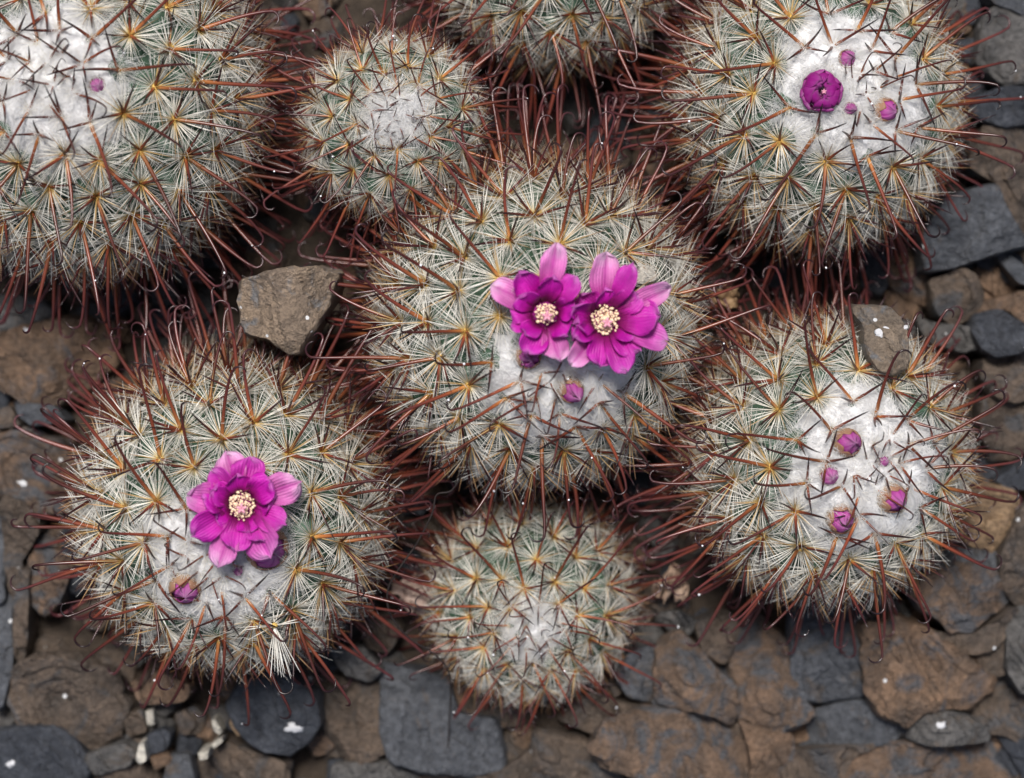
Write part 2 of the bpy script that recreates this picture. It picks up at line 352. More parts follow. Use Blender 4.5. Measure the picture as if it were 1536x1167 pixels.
ST = [  # crop, points, material, top mm, own label
 (cE, [(215,160),(480,150),(600,200),(640,420),(650,660),(330,705),(260,690),(205,540),(215,300)], 'slate', 11, 'smooth square blue-grey slate slab wedged between two brown stones'),
 (cE, [(640,290),(850,260),(1000,330),(1160,440),(1350,600),(1330,660),(1215,780),(1100,740),(960,770),(870,850),(720,760),(660,660),(635,480)], 'rust', 12, 'large tapering rust-brown stone beside the square slate slab'),
 (cF, [(1060,330),(1200,270),(1330,400),(1360,560),(1400,680),(1470,760),(1270,900),(1180,860),(1040,770),(1010,600),(1040,450)], 'mixed', 12, 'pointed brown stone with a dark blue stripe beside the square slate slab'),
 (cE, [(320,770),(540,710),(660,720),(760,800),(880,870),(700,960),(480,970),(220,1010),(190,900)], 'slate', 6, 'low slate stone wedged against the square slate slab and the broad mottled orange stone'),
 (cE, [(200,1010),(480,980),(700,965),(780,960),(640,990),(540,1060),(480,1200),(200,1250)], 'brown', 6, 'dull brown stone between the pointed striped stone and the broad mottled orange stone'),
 (cE, [(480,1230),(520,1060),(640,990),(800,950),(1000,970),(1330,960),(1450,1030),(1520,1150),(1500,1300),(480,1300)], 'mixed', 9, 'broad flat stone mottled orange and blue-grey'),
 (cE, [(870,860),(1000,740),(1200,800),(1340,900),(1320,950),(1000,960),(890,940)], 'grey', 10, 'grey wedge stone with one bright white speck'),
 (cE, [(1350,650),(1430,570),(1540,650),(1620,750),(1620,900),(1540,960),(1440,900),(1340,890),(1230,790)], 'brown', 7, 'brown stone between the grey wedge stone and a tall grey stone'),
 (cE, [(1380,900),(1480,920),(1620,970),(1620,1250),(1530,1250),(1530,1140),(1450,1010)], 'dark', 5, 'charcoal stone tucked against the broad mottled orange stone'),
 (cE, [(1440,300),(1520,180),(1640,250),(1640,630),(1520,640),(1440,520)], 'grey', 9, 'tall plain grey stone next to the chipped layered stone'),
 (cE, [(1180,430),(1400,300),(1440,400),(1440,540),(1340,590)], 'brown', 5, 'small brown stone between the tapering rust-brown stone and the tall grey stone'),
 (cD, [(520,720),(620,650),(780,590),(1000,620),(1090,750),(1100,810),(960,890),(880,950),(760,960),(700,900),(600,840)], 'mixed', 12, 'chipped layered stone in tan and blue-grey steps'),
 (cD, [(660,960),(760,980),(890,970),(1100,840),(1165,880),(1000,1070),(850,1100),(700,1050)], 'brown', 8, 'brown shelf-like stone directly against the chipped layered stone'),
 (cE, [(660,130),(800,90),(880,200),(870,270),(740,270),(650,230)], 'grey', 8, 'small grey stone at the wide end of the tapering rust-brown stone'),
 (cD, [(780,110),(1120,140),(1150,220),(1000,490),(880,470),(740,340)], 'tan', 9, 'flat tan stone beside a rounded dark brown stone'),
 (cD, [(1030,520),(1140,270),(1260,240),(1260,800),(1140,790),(1040,660)], 'brown', 12, 'rounded dark brown stone beside the flat tan stone'),
 (cD, [(740,480),(880,480),(1010,500),(1020,600),(780,580),(600,640)], 'slate', 6, 'narrow slate strip between the flat tan stone and the chipped layered stone'),
 (cC, [(900,130),(1040,90),(1150,180),(1180,330),(1000,365),(930,320),(880,220)], 'dark', 11, 'blue-black stone capped by a rusty edge'),
 (cC, [(800,150),(960,50),(1167,-10),(1260,0),(1260,170),(1150,170),(1040,80),(900,120)], 'rust', 9, 'rusty stone pressed against the blue-black stone'),
 (cC, [(950,390),(1170,345),(1260,350),(1260,560),(1150,640),(1000,600),(940,480)], 'brown', 9, 'dull brown stone touching the blue-black stone, opposite its rusty edge'),
 (cC, [(930,630),(1000,615),(1150,655),(1260,600),(1260,850),(1130,950),(1000,970),(930,800)], 'brown', 7, 'brown stone by the budded cactus hooks, beside a small charcoal stone'),
 (cC, [(1000,1090),(1150,990),(1260,960),(1260,1140),(1080,1140)], 'dark', 7, 'small charcoal stone next to the flat tan stone'),
 (cC, [(560,140),(700,180),(860,200),(930,320),(800,340),(620,280)], 'grey', 8, 'grey stone between the white-specked stone on the budded cactus and the blue-black stone'),
 (cB, [(590,600),(740,380),(900,330),(1010,310),(1060,460),(1167,600),(1190,640),(960,700),(760,770),(620,780)], 'slate', 13, 'angular slate stone half brown under the reddish hooks'),
 (cB, [(1010,710),(1060,690),(1170,780),(1260,800),(1260,900),(1120,870)], 'slate', 9, 'pale blue-grey slate sliver by the angular half-brown slate stone'),
 (cB, [(880,800),(1000,770),(1120,890),(1180,920),(1010,950),(930,890)], 'rust', 7, 'small rust-orange stone between the blue-grey slate sliver and a brown stone'),
 (cB, [(640,870),(800,790),(880,830),(930,930),(930,1000),(850,1080),(780,1120),(650,1030)], 'brown', 9, 'brown stone touching the angular half-brown slate and a small rust-orange stone'),
 (cB, [(960,-20),(1260,-20),(1260,600),(1160,580),(1070,450),(1010,300),(850,220),(880,100)], 'brown', 8, 'broad brown stone bordering the angular half-brown slate and a dark slate'),
 (cB, [(400,700),(560,620),(610,790),(640,880),(600,1000),(480,960),(380,850)], 'rust', 6, 'rusty stone under spines between the half-closed-flower cactus and the budded cactus'),
 (cB, [(200,640),(390,600),(400,820),(340,940),(230,900)], 'dark', 6, 'dark stone shaded under the spines of the half-closed-flower cactus'),
 (cA, [(880,110),(1000,90),(1270,210),(1270,660),(1000,720),(780,520),(830,220)], 'grey', 10, 'large plain grey stone beside the half-closed-flower cactus'),
 (cA, [(850,-60),(1270,-60),(1270,170),(1050,70),(930,30)], 'slate', 8, 'blue-grey stone on the far side of the large plain grey stone'),
 (cA, [(640,900),(1000,760),(1270,780),(1270,1050),(1000,1100),(800,1040)], 'dark', 8, 'dark slate between the large plain grey stone and a broad brown stone'),
 (cF, [(600,430),(720,330),(830,440),(920,550),(1010,600),(1040,760),(980,840),(880,790),(720,750),(590,720),(580,560)], 'mixed', 10, 'humped brown stone with a blue slot-shaped mark'),
 (cF, [(320,830),(500,780),(760,770),(900,850),(1100,980),(1110,1150),(900,1230),(560,1170),(330,1080),(230,980)], 'mixed', 10, 'broad brown stone with a grey end lying past the smallest low cactus'),
 (cF, [(1060,830),(1200,890),(1350,910),(1370,1100),(1340,1150),(1120,1230),(1115,980)], 'rust', 7, 'orange-brown stone touching the tip of the pointed striped stone'),
 (cF, [(570,220),(700,190),(800,250),(770,330),(640,310)], 'grey', 8, 'small grey stone beside the low cactus, near the tan withered flower'),
 (cF, [(800,260),(960,190),(1050,250),(1040,340),(970,500),(850,430)], 'brown', 7, 'brown stone between the humped brown stone and the budded cactus'),
 (cF, [(-110,900),(150,950),(330,1110),(400,1200),(100,1260),(-150,1230)], 'brown', 7, 'brown stone beside the grey end of the broad brown stone'),
 (cF, [(200,650),(330,720),(540,765),(350,800),(200,900),(40,820)], 'brown', 6, 'thin brown stone half under the low cactus'),
 (cF, [(420,440),(560,400),(590,560),(570,720),(420,680),(330,560)], 'slate', 6, 'slate stone between the low cactus and the humped brown stone'),
 (cG, [(540,520),(700,560),(900,600),(960,800),(1150,820),(1210,1080),(1000,1120),(760,1090),(600,1040),(540,900)], 'slate', 9, 'wide blue-grey stone with brown blotches and pale specks'),
 (cG, [(160,680),(330,570),(470,600),(530,700),(540,1000),(400,1060),(250,1040),(150,900)], 'brown', 9, 'brown stone between the white-patched charcoal slate and the wide blotched blue-grey stone'),
 (cG, [(220,420),(420,400),(520,540),(440,600),(300,550)], 'grey', 8, 'small grey stone under hooks between the one-flower cactus and the low cactus'),
 (cG, [(400,260),(560,200),(640,300),(560,430),(440,400)], 'brown', 7, 'brown stone next to the pale pink withered flower'),
 (cG, [(270,1080),(600,1060),(780,1130),(760,1260),(270,1260)], 'grey', 7, 'flat grey stone under the edge of the wide blotched blue-grey stone'),
 (cG, [(800,1120),(1000,1150),(1200,1110),(1400,980),(1480,1000),(1440,1200),(1300,1260),(820,1260)], 'brown', 7, 'brown stone joining the wide blotched blue-grey stone to the broad grey-ended stone'),
 (cH, [(-60,920),(150,870),(300,870),(400,930),(500,1070),(480,1130),(420,1260),(-60,1260)], 'dark', 13, 'large smooth charcoal slate stone with one white fleck'),
 (cH, [(80,560),(200,480),(420,470),(640,560),(710,760),(640,900),(500,1000),(420,920),(300,860),(130,850),(60,720)], 'brown', 11, 'large pitted brown stone beside the smooth charcoal slate'),
 (cH, [(500,1020),(700,950),(790,1000),(740,1080),(560,1130),(505,1110)], 'grey', 9, 'oval grey stone touching the large smooth charcoal slate'),
 (cK, [(940,590),(1000,480),(1150,440),(1290,540),(1305,640),(1250,730),(1180,775),(1080,760),(1000,700)], 'dark', 13, 'rounded charcoal slate with a bright white patch'),
 (cH, [(-40,150),(50,130),(68,400),(65,540),(20,720),(-40,740)], 'slate', 10, 'upright slate-blue stone beside the large pitted brown stone'),
 (cH, [(80,-20),(170,-20),(160,330),(130,470),(80,470)], 'brown', 8, 'narrow brown stone between the upright slate-blue stone and the one-flower cactus'),
 (cH, [(760,600),(900,550),(1090,620),(1060,700),(900,730),(800,710)], 'rust', 9, 'rusty stone peeping out from under the hooks of the one-flower cactus'),
 (cH, [(850,910),(930,870),(980,900),(960,980),(860,1020)], 'dark', 9, 'small charcoal pebble among the cream crumbs'),
 (cH, [(970,1040),(1080,1030),(1120,1150),(1080,1240),(930,1220)], 'slate', 9, 'small slate-blue pebble near the cream crumbs, larger than the charcoal pebble'),
 (cH, [(870,1030),(950,990),(1010,1060),(900,1100)], 'rust', 7, 'tiny rust pebble touching the small slate-blue pebble'),
 (cH, [(1330,790),(1400,800),(1440,890),(1370,910),(1320,850)], 'tan', 8, 'tiny tan pebble against the white-patched charcoal slate'),
 (cH, [(1010,790),(1110,740),(1180,800),(1150,900),(1040,900)], 'brown', 6, 'small brown pebble lying among the cream crumbs near the white-patched slate'),
 (cH, [(700,790),(820,760),(840,880),(740,920)], 'brown', 7, 'small brown pebble beside the large pitted brown stone'),
 (cH, [(560,1150),(760,1080),(880,1110),(900,1240),(560,1260)], 'brown', 6, 'brown stone touching the oval grey stone and the small slate-blue pebble'),
 (cH, [(1140,1060),(1300,960),(1500,1010),(1640,1060),(1620,1250),(1150,1260)], 'brown', 7, 'broad brown stone touching the white-patched charcoal slate and a slate-blue pebble'),
 (cH, [(800,960),(825,950),(840,1050),(800,1075),(780,1050)], 'pale', 9.5, None),
 (cH, [(1140,1010),(1200,990),(1195,1040),(1150,1050)], 'pale', 9, None),
 (cH, [(1215,960),(1275,920),(1280,945),(1230,985)], 'pale', 9, None),
 (cH, [(1218,825),(1235,815),(1280,885),(1255,905),(1230,880)], 'pale', 10, None),
 (cH, [(840,770),(880,760),(890,840),(850,850)], 'pale', 8, None),
 (cI, [(60,370),(200,330),(360,310),(600,340),(640,560),(440,740),(300,800),(150,790),(60,700),(-60,600),(-60,400)], 'rust', 10, 'large flat rusty stone between two flowering cacti at the gravel edge'),
 (cI, [(80,790),(300,815),(370,900),(190,930),(110,870)], 'slate', 9, 'slate stone between the large flat rusty stone and the orange blotched stone'),
 (cI, [(-40,850),(50,815),(120,930),(-40,940)], 'brown', 7, 'small brown stone by the slate stone and the orange blotched stone'),
 (cI, [(-50,700),(20,660),(60,730),(40,810),(-50,840)], 'dark', 7, 'small dark stone touching the large flat rusty stone'),
 (cI, [(-60,170),(120,180),(260,200),(330,300),(190,320),(60,360),(-60,390)], 'grey', 7, 'grey stone half under the largest cactus head'),
 (cJ, [(-60,40),(60,-5),(180,-10),(350,70),(430,250),(400,420),(215,455),(130,390),(20,345),(-60,250)], 'mixed', 10, 'orange and slate-blue blotched stone with a white speck'),
 (cJ, [(30,410),(130,420),(215,510),(230,600),(130,650),(120,900),(190,1100),(110,1180),(60,1000),(20,700)], 'brown', 9, 'long narrow brown stone beside the orange and slate-blue blotched stone'),
 (cJ, [(150,660),(340,570),(440,700),(370,950),(250,1060),(165,950)], 'mixed', 8, 'brown and blue stone under the hooks of the one-flower cactus'),
 (cJ, [(360,560),(560,530),(620,760),(460,940),(380,880)], 'dark', 8, 'dark blue stone shaded by the one-flower cactus'),
 (cJ, [(-60,420),(15,420),(15,700),(40,960),(-60,970)], 'slate', 7, 'slate stone alongside the long narrow brown stone'),
]
ri = random.Random(3)
for i, (cr, pts, mt, zt, lab) in enumerate(ST):
    z = (zt + ri.uniform(-3.2, 3.2)) * MM
    stone('stone' if mt != 'pale' else 'stone_crumb', Z(*cr, pts), z, z + .004, mt, lab or LB[mt], GR if lab else 'cream crumbs of stone', i,
          (ri.gauss(0, .18), ri.gauss(0, .18)), .45 if mt in ('dark', 'slate', 'pale') else 1.0, 'stone')

# ------------------------------------------------------------------ spine variants (unit: metres at mature size)
def hooked_mesh(rg):
    L = rg.uniform(15.5, 21) * MM; mb = MB(); n = 12
    bend = rg.uniform(-.18, .18); bend2 = rg.uniform(.15, .6)
    hr = rg.uniform(1.1, 2.0) * MM; turn = rg.uniform(1.8, 3.2); pts = []
    pos = Vector((0, 0, 0)); a = 0.0; roll = rg.choice((-1, 1)) * math.pi / 2 + rg.gauss(0, .55)
    cx, sx = math.cos(roll), math.sin(roll)
    shaft = L - hr * turn * .6
    for i in range(n + 1):
        pts.append(pos.copy()); f = i / n
        a += (bend + bend2 * f * f) / n
        pos = pos + Vector((math.sin(a) * cx, math.sin(a) * sx, math.cos(a))) * (shaft / n)
    k = 9
    for i in range(k):
        a += turn / k * (1.25 - .5 * abs(i / k - .5))
        pos = pos + Vector((math.sin(a) * cx, math.sin(a) * sx, math.cos(a))) * (hr * turn / k)
        pts.append(pos.copy())
    m_ = len(pts); rad = []
    for i in range(m_):
        f = i / (m_ - 1); rad.append((.40 * (1 - f) ** .55 + .05) * MM * (1 if i else .9))
    mb.tube(pts, rad, 6)
    return mb.mesh('hooked_spine', [MT['spine']])
def straight_mesh(rg):
    L = rg.uniform(8.0, 13.0) * MM; mb = MB(); b = rg.uniform(-.25, .25); pts = []; pos = Vector(); a = 0
    for i in range(7):
        pts.append(pos.copy()); a += b / 6; pos = pos + Vector((math.sin(a), 0, math.cos(a))) * L / 6
    mb.tube(pts, [(.36 * (1 - i / 6) ** .6 + .04) * MM for i in range(7)], 5)
    return mb.mesh('straight_spine', [MT['spine']])
def radial_into(mb, rg, n, young=False, mi=0):
    for k in range(n):
        az = 2 * math.pi * (k + rg.uniform(-.6, .6)) / n
        el = R(rg.uniform(35, 75)) if young else R(rg.uniform(2, 40))
        L = rg.uniform(5.2, 9.6) * MM * (1.0 + .15 * math.cos(az))
        d = Vector((math.cos(az) * math.cos(el), math.sin(az) * math.cos(el), math.sin(el)))
        dr = Vector((rg.gauss(0, .07), rg.gauss(0, .07), -rg.uniform(0, .16))) * L
        b = Vector((math.cos(az), math.sin(az), 0)) * .35 * MM
        r0 = rg.uniform(.06, .115) * MM
        mb.tube([b, b + d * L * .5 + dr * .3, b + d * L + dr], [r0, r0 * .85, r0 * .25], 3, [0, .5, 1], mi, cap=False)
def straw_into(mb, rg, n, mi):
    for k in range(n):
        az = rg.uniform(0, 6.283); el = R(rg.uniform(18, 62)); L = rg.uniform(5.5, 9.5) * MM
        d = Vector((math.cos(az) * math.cos(el), math.sin(az) * math.cos(el), math.sin(el))); b = d * .3 * MM; r0 = rg.uniform(.10, .17) * MM
        mb.tube([b, b + d * L * .5, b + d * L], [r0, r0 * .8, r0 * .2], 3, [0, .5, 1], mi, cap=False)
def felt_into(mb, rg, mi):
    mb.ball((0, 0, .1 * MM), .75 * MM, 7, 4, mi, (1, 1, .6))
    for k in range(26):
        az = rg.uniform(0, 6.28); el = rg.uniform(.3, 1.5); d = Vector((math.cos(az) * math.cos(el), math.sin(az) * math.cos(el), math.sin(el)))
        mb.tube([d * .5 * MM, d * rg.uniform(1.0, 1.7) * MM], [.07 * MM, .03 * MM], 3, [0, 1], mi, cap=False)
def radial_mesh(rg, young=False):
    mb = MB(); radial_into(mb, rg, 34 if young else 78, young); felt_into(mb, rg, 1)
    if not young: straw_into(mb, rg, rg.randint(7, 13), 2)
    return mb.mesh('radial_spines', [MT['radial'], MT['felt'], MT['straw']])
def add_mesh(mb, me, M, mi):
    b0 = len(mb.v); at = me.attributes['t'].data
    for v in me.vertices: mb.v.append(M @ v.co)
    for a in at: mb.t.append(a.value)
    mb.w += [0.] * len(me.vertices)
    for p in me.polygons: mb.f.append(tuple(b0 + i for i in p.vertices)); mb.m.append(mi)
rv = random.Random(11)
HK = [hooked_mesh(rv) for _ in range(14)]
SK = [straight_mesh(rv) for _ in range(10)]
RM = [radial_mesh(rv) for _ in range(12)]
RY = [radial_mesh(rv, True) for _ in range(4)]
def dirM(az, tilt, sc=1.0, roll=0.0):
    return (Matrix.Rotation(az, 4, 'Z') @ Matrix.Rotation(tilt, 4, 'Y') @ Matrix.Rotation(roll, 4, 'Z')) @ Matrix.Scale(sc, 4)
def old_cluster(rg):
    mb = MB(); radial_into(mb, rg, 44); straw_into(mb, rg, 14, 2)
    add_mesh(mb, rg.choice(HK), dirM(rg.uniform(-.6, .6), R(rg.uniform(5, 60)), .95), 1)
    for az in (1.5, -1.5, 2.4, -2.4, 3.1): add_mesh(mb, rg.choice(SK), dirM(az + rg.uniform(-.4, .4), R(rg.uniform(14, 52)), rg.uniform(.85, 1.2)), 1)
    return mb.mesh('spine_cluster', [MT['radial'], MT['spine'], MT['straw']])
OC = [old_cluster(rv) for _ in range(7)]
def tubercle_mesh(rg):
    prof = [(4.9, -1.6), (4.5, 0), (3.7, 1.5), (2.6, 2.9), (1.6, 3.7), (.7, 4.05)]
    mb = MB(); seg = 10
    for r, z in prof:
        for k in range(seg):
            a = 2 * math.pi * k / seg
            mb.v.append(Vector((r * math.cos(a) * 1.05, r * math.sin(a) * .95, z)) * MM); mb.t.append(0.); mb.w.append(0.)
    for i in range(len(prof) - 1):
        for k in range(seg):
            a, b = i * seg + k, i * seg + (k + 1) % seg
            mb.f.append((a, b, b + seg, a + seg)); mb.m.append(0)
    mb.f.append(tuple((len(prof) - 1) * seg + k for k in range(seg))); mb.m.append(0)
    return mb.mesh('tubercle', [MT['green']])
TB = tubercle_mesh(rv); TUB_H = 4.0 * MM

# ------------------------------------------------------------------ cactus heads
def wool_mesh(Kl, ax, x0, R0, thw, nfib, hmax, rg):
    """lumpy woolly mound round the growing point plus loose fibres"""
    F = frame(ax, x0); mb = MB(); rings, seg = 22, 60; off = Vector((rg.uniform(0, 90),) * 3)
    def surf(th, ph):
        n_ = Vector((math.sin(th) * math.cos(ph), math.sin(th) * math.sin(ph), math.cos(th)))
        tw = thw * (1.05 + .34 * noise.noise(Vector((math.cos(ph), math.sin(ph), 0)) * 1.6 + off))
        f = max(0., min(1., (th / tw - .55) / .45)); f = f * f * (3 - 2 * f)
        h = (hmax - .3 * MM) * (1 - f) - 1.4 * MM * f + (noise.fractal(n_ * R0 * 330 + off, 1, 2, 2) * .9 * MM) * (1 - f * .5)
        d = F @ n_
        return Kl + d * (R0 + h), d
    tt = [surf(0, 0)[0]]
    for i in range(1, rings + 1):
        for k in range(seg): tt.append(surf(thw * 1.4 * i / rings, 2 * math.pi * k / seg)[0])
    mb.v = tt; mb.t = [0.] * len(tt); mb.w = [0.] * len(tt)
    for k in range(seg): mb.f.append((0, 1 + k, 1 + (k + 1) % seg)); mb.m.append(1)
    for i in range(rings - 1):
        for k in range(seg):
            a, b = 1 + i * seg + k, 1 + i * seg + (k + 1) % seg
            mb.f.append((a, a + seg, b + seg, b)); mb.m.append(1)
    for _ in range(nfib):
        th = thw * 1.2 * math.sqrt(rg.random()); ph = rg.uniform(0, 6.2832)
        p, d = surf(th, ph)
        if (p - Kl).length < R0 - .9 * MM and rg.random() < .5: continue
        tg = d.orthogonal().normalized(); tg = F @ Vector((math.cos(ph) * math.cos(th), math.sin(ph) * math.cos(th), -math.sin(th))); tg = Matrix.Rotation(noise.noise(d * R0 * 260 + off) * 5.5 + rg.gauss(0, .75), 3, d) @ tg
        L = rg.uniform(2.2, 6.0) * MM; up = rg.uniform(.08, .75)
        dd = (tg + d * up).normalized(); p0 = p - d * .2 * MM
        cu = (d.cross(tg) * rg.uniform(-.45, .45) - d * rg.uniform(0, .35)) * L
        pts = [p0, p0 + dd * L * .4 + cu * .12, p0 + dd * L * .75 + cu * .5, p0 + dd * L + cu]
        r = rg.uniform(.022, .042) * MM
        mb.tube(pts, [r, r, r * .8, r * .4], 3, cap=False)
    return mb.mesh('wool', [MT['wool'], MT['mound']])

HEADS = {}
def cactus(key, cpx, cpy, rpx, apx, apy, kz, label, spacing, ssc, thw, nfib, blockers=(), seed=0, wool_h=4.0, lower=26, low_age=0.0):
    rg = random.Random(100 + seed)
    K = P(cpx, cpy, kz * MM); pxs = (CAM_H - K.z) * 36 / 1536 / LENS
    rv_ = rpx * pxs; tip_h = TUB_H * ssc ** .6
    Rt = rv_ - 3.0 * MM * ssc; R0 = Rt - tip_h
    ox, oy = (apx - cpx) * pxs / Rt, -(apy - cpy) * pxs / Rt
    o2 = min(.9, math.hypot(ox, oy)); axis = Vector((ox, oy, math.sqrt(1 - o2 * o2))).normalized()
    base = Vector((K.x - axis.x * K.z / axis.z * .9, K.y - axis.y * K.z / axis.z * .9, 0))
    root = obj('cactus', None); root.location = base; root.empty_display_size = .01
    tag(root, label, 'cactus', 'cactus heads of one clump'); Kl = K - base
    x0 = axis.orthogonal().normalized(); F = frame(axis, x0)
    down = (K.z + 4 * MM) / axis.z
    # stem: dome and tapering column
    prof = [(R0 * math.sin(th), R0 * math.cos(th)) for th in [math.pi / 2 * i / 14 for i in range(15)]]
    for i in range(1, 9): f = i / 8; prof.append((R0 * (1 - .34 * f ** 1.2), -down * f))
    mb = MB(); seg = 40
    for r, z in prof:
        for k in range(seg):
            a = 2 * math.pi * k / seg; mb.v.append(Kl + F @ Vector((max(r, 1e-5) * math.cos(a), max(r, 1e-5) * math.sin(a), z))); mb.t.append(0.); mb.w.append(0.)
    for i in range(len(prof) - 1):
        for k in range(seg):
            a, b = i * seg + k, i * seg + (k + 1) % seg; mb.f.append((a, a + seg, b + seg, b)); mb.m.append(0)
    obj('stem', mb.mesh('stem', [MT['green']]), root, None, (.25, 0, 0))
    # tubercles in golden-angle order
    a0 = (spacing * MM) ** 2 * .92; cum = 0.; n_ = 0; off = rg.uniform(0, 6.28); ring = 2 * math.pi * Rt * Rt
    nind = 0; dew = MB()
    while True:
        g = min(1., .32 + .68 * n_ / 34); cum += a0 * g * g; n_ += 1
        az = off + n_ * 2.399963
        rad = Vector((math.cos(az), math.sin(az), 0))
        if cum < ring:
            th = math.acos(1 - cum / ring); pos = Vector((rad.x * math.sin(th), rad.y * math.sin(th), math.cos(th))) * R0
            nrm = pos.normalized(); tdir = Vector((rad.x * math.cos(th), rad.y * math.cos(th), -math.sin(th)))
        else:
            s = (cum - ring) / (2 * math.pi * Rt); th = math.pi / 2 + s / Rt * .6
            if s > lower * MM or s > down - 3 * MM: break
            f = s / down; pos = rad * R0 * (1 - .34 * f ** 1.2); pos.z = -s; nrm = (rad + Vector((0, 0, .05))).normalized(); tdir = Vector((0, 0, -1))
        g2 = .42 + .58 * min(1., n_ / 22)
        tsc = ssc ** .6 * (.45 + .55 * g) * (spacing / 8.0) ** .4
        M = Matrix.Translation(Kl + F @ pos) @ (F @ frame(nrm, tdir)).to_4x4() @ Matrix.Rotation(rg.uniform(-.12, .12), 4, 'Y') @ Matrix.Rotation(rg.uniform(-.12, .12), 4, 'X')
        age = max(0., min(1., (th - 1.15) / 1.0)) ; age = min(1., age + low_age)
        sag = min(1., max(0., (th - .75) / .7) * .9 + rg.uniform(-.1, .15)); sag = max(0., sag)
        tub = obj('tubercle', TB, root, M @ Matrix.Scale(tsc, 4), (age * .8, 0, 0))
        tip = Matrix.Translation((0, 0, TUB_H)) @ Matrix.Scale(ssc / tsc, 4)
        wp = base + Kl + F @ (pos + nrm * TUB_H * tsc); qx, qy = to_px(wp)
        blocked = any((qx - bx) ** 2 + (qy - by) ** 2 < br * br for bx, by, br in blockers)
        if th > 1.42:
            o = obj('spine_cluster', rg.choice(OC), tub, tip @ Matrix.Rotation(rg.uniform(-.5, .5), 4, 'Z'), (min(1, .10 + age * .9), 0, 0)); o['kind'] = 'stuff'
            if not blocked and th < 2.4: obj('hooked_spine', rg.choice(HK), tub, tip @ dirM(rg.gauss(0, .35), R(rg.uniform(4, 46)), rg.uniform(.95, 1.22)), (min(1., .7 + .3 * rg.random()), 0, 0))
            continue
        youngr = th < thw * .72
        o = obj('radial_spines', rg.choice(RY if youngr else RM), tub, tip @ Matrix.Scale((.55 if youngr else .72 + .28 * g + max(0., min(.08, th - .7))) * rg.uniform(.92, 1.06), 4) @ Matrix.Rotation(rg.uniform(-.2, .2) + (math.pi * rg.randrange(2) if th < .8 else 0), 4, 'Z'), (age * .9, 0, 0)); o['kind'] = 'stuff'
        if blocked: continue
        nind += 1
        # hooked spine points away from the growing point
        tl = R(rg.uniform(12, 40)) if n_ < 10 else R(rg.uniform(34, 56) if th < .9 else rg.uniform(22, 46))
        haz = rg.uniform(-1.2, 1.2) if n_ < 10 else rg.gauss(0, .28)
        o = obj('hooked_spine', rg.choice(HK), tub, tip @ dirM(haz, tl, g2 * rg.uniform(.88, 1.1)), (sag, 0, 0))
        if rg.random() < .22:
            v = rg.choice(o.data.vertices).co; w = M @ Matrix.Scale(tsc, 4) @ o.matrix_basis @ v
            dew.ball(w, rg.uniform(.16, .32) * MM, 6, 4)
        for k, a_ in enumerate((2.0, -2.0, math.pi, 1.2)):
            if n_ < 14 and rg.random() < .6: continue
            if k == 2 and th < .9 and rg.random() < .35: continue
            if k == 3 and th < .95: continue
            obj('straight_spine', rg.choice(SK), tub, tip @ dirM(a_ + rg.gauss(0, .35), R(rg.uniform(32, 66) if th < .9 else rg.uniform(20, 55)) if n_ > 9 else R(rg.uniform(15, 50)), (.55 + .45 * g2) * rg.uniform(.8, 1.1), rg.uniform(0, 6.28)), (max(0, sag - .1), 0, 0))
    if dew.v:
        o = obj('dew_drops', dew.mesh('dew_drops', [MT['dew']]), root); o['kind'] = 'stuff'
    if thw > 0:
        w = obj('wool', wool_mesh(Kl, axis, x0, R0, thw, nfib, wool_h * MM, rg), root); w['kind'] = 'stuff'
    HEADS[key] = dict(root=root, K=K, Rt=Rt, R0=R0, axis=axis, base=base, wool=wool_h * MM, pxs=pxs)
    return root

cactus('TL', 140, 150, 268, 105, 140, 27, 'largest cactus head, broad white wool cap holding a single tiny pink bud', 9.0, 1.0, .62, 15000, [(145, 127, 14), (430, 455, 62)], 1)
cactus('S', 590, 190, 139, 598, 182, 35, 'small upright cactus head with dark hooks and no flowers or buds', 7.2, .68, .46, 6000, [], 2, 3.0, 34)
cactus('TC', 835, -80, 190, 850, -100, 18, 'cactus head with only its shaggy lower side showing', 8.2, .9, .3, 600, [], 3)
cactus('TR', 1222, 158, 218, 1270, 150, 24, 'cactus head with one dark magenta half-closed flower on white wool', 8.6, .96, .86, 16000, [(1232, 138, 44), (1272, 88, 15), (1275, 163, 13), (1332, 163, 20)], 4)
cactus('C', 800, 480, 246, 848, 572, 30, 'cactus head bearing two open magenta flowers side by side', 8.8, 1.0, .72, 14000, [(815, 468, 70), (905, 480, 85), (857, 585, 24), (795, 535, 22), (957, 408, 24)], 5)
cactus('R', 1235, 688, 214, 1292, 703, 26, 'cactus head with several closed pink buds in its white wool', 8.5, .96, .90, 17000, [(1272, 663, 26), (1245, 713, 18), (1340, 748, 26), (1262, 780, 26), (1325, 505, 58)], 6)
cactus('BL', 350, 762, 234, 336, 845, 28, 'cactus head bearing one open magenta flower and plump buds', 8.8, 1.0, .72, 14000, [(360, 758, 78), (400, 825, 34), (278, 885, 30), (358, 855, 12)], 7)
cactus('B', 795, 893, 159, 800, 938, 9, 'small low cactus head with yellow areoles and sparse wool, no flowers', 7.6, .76, .50, 5000, [], 8, 2.8)

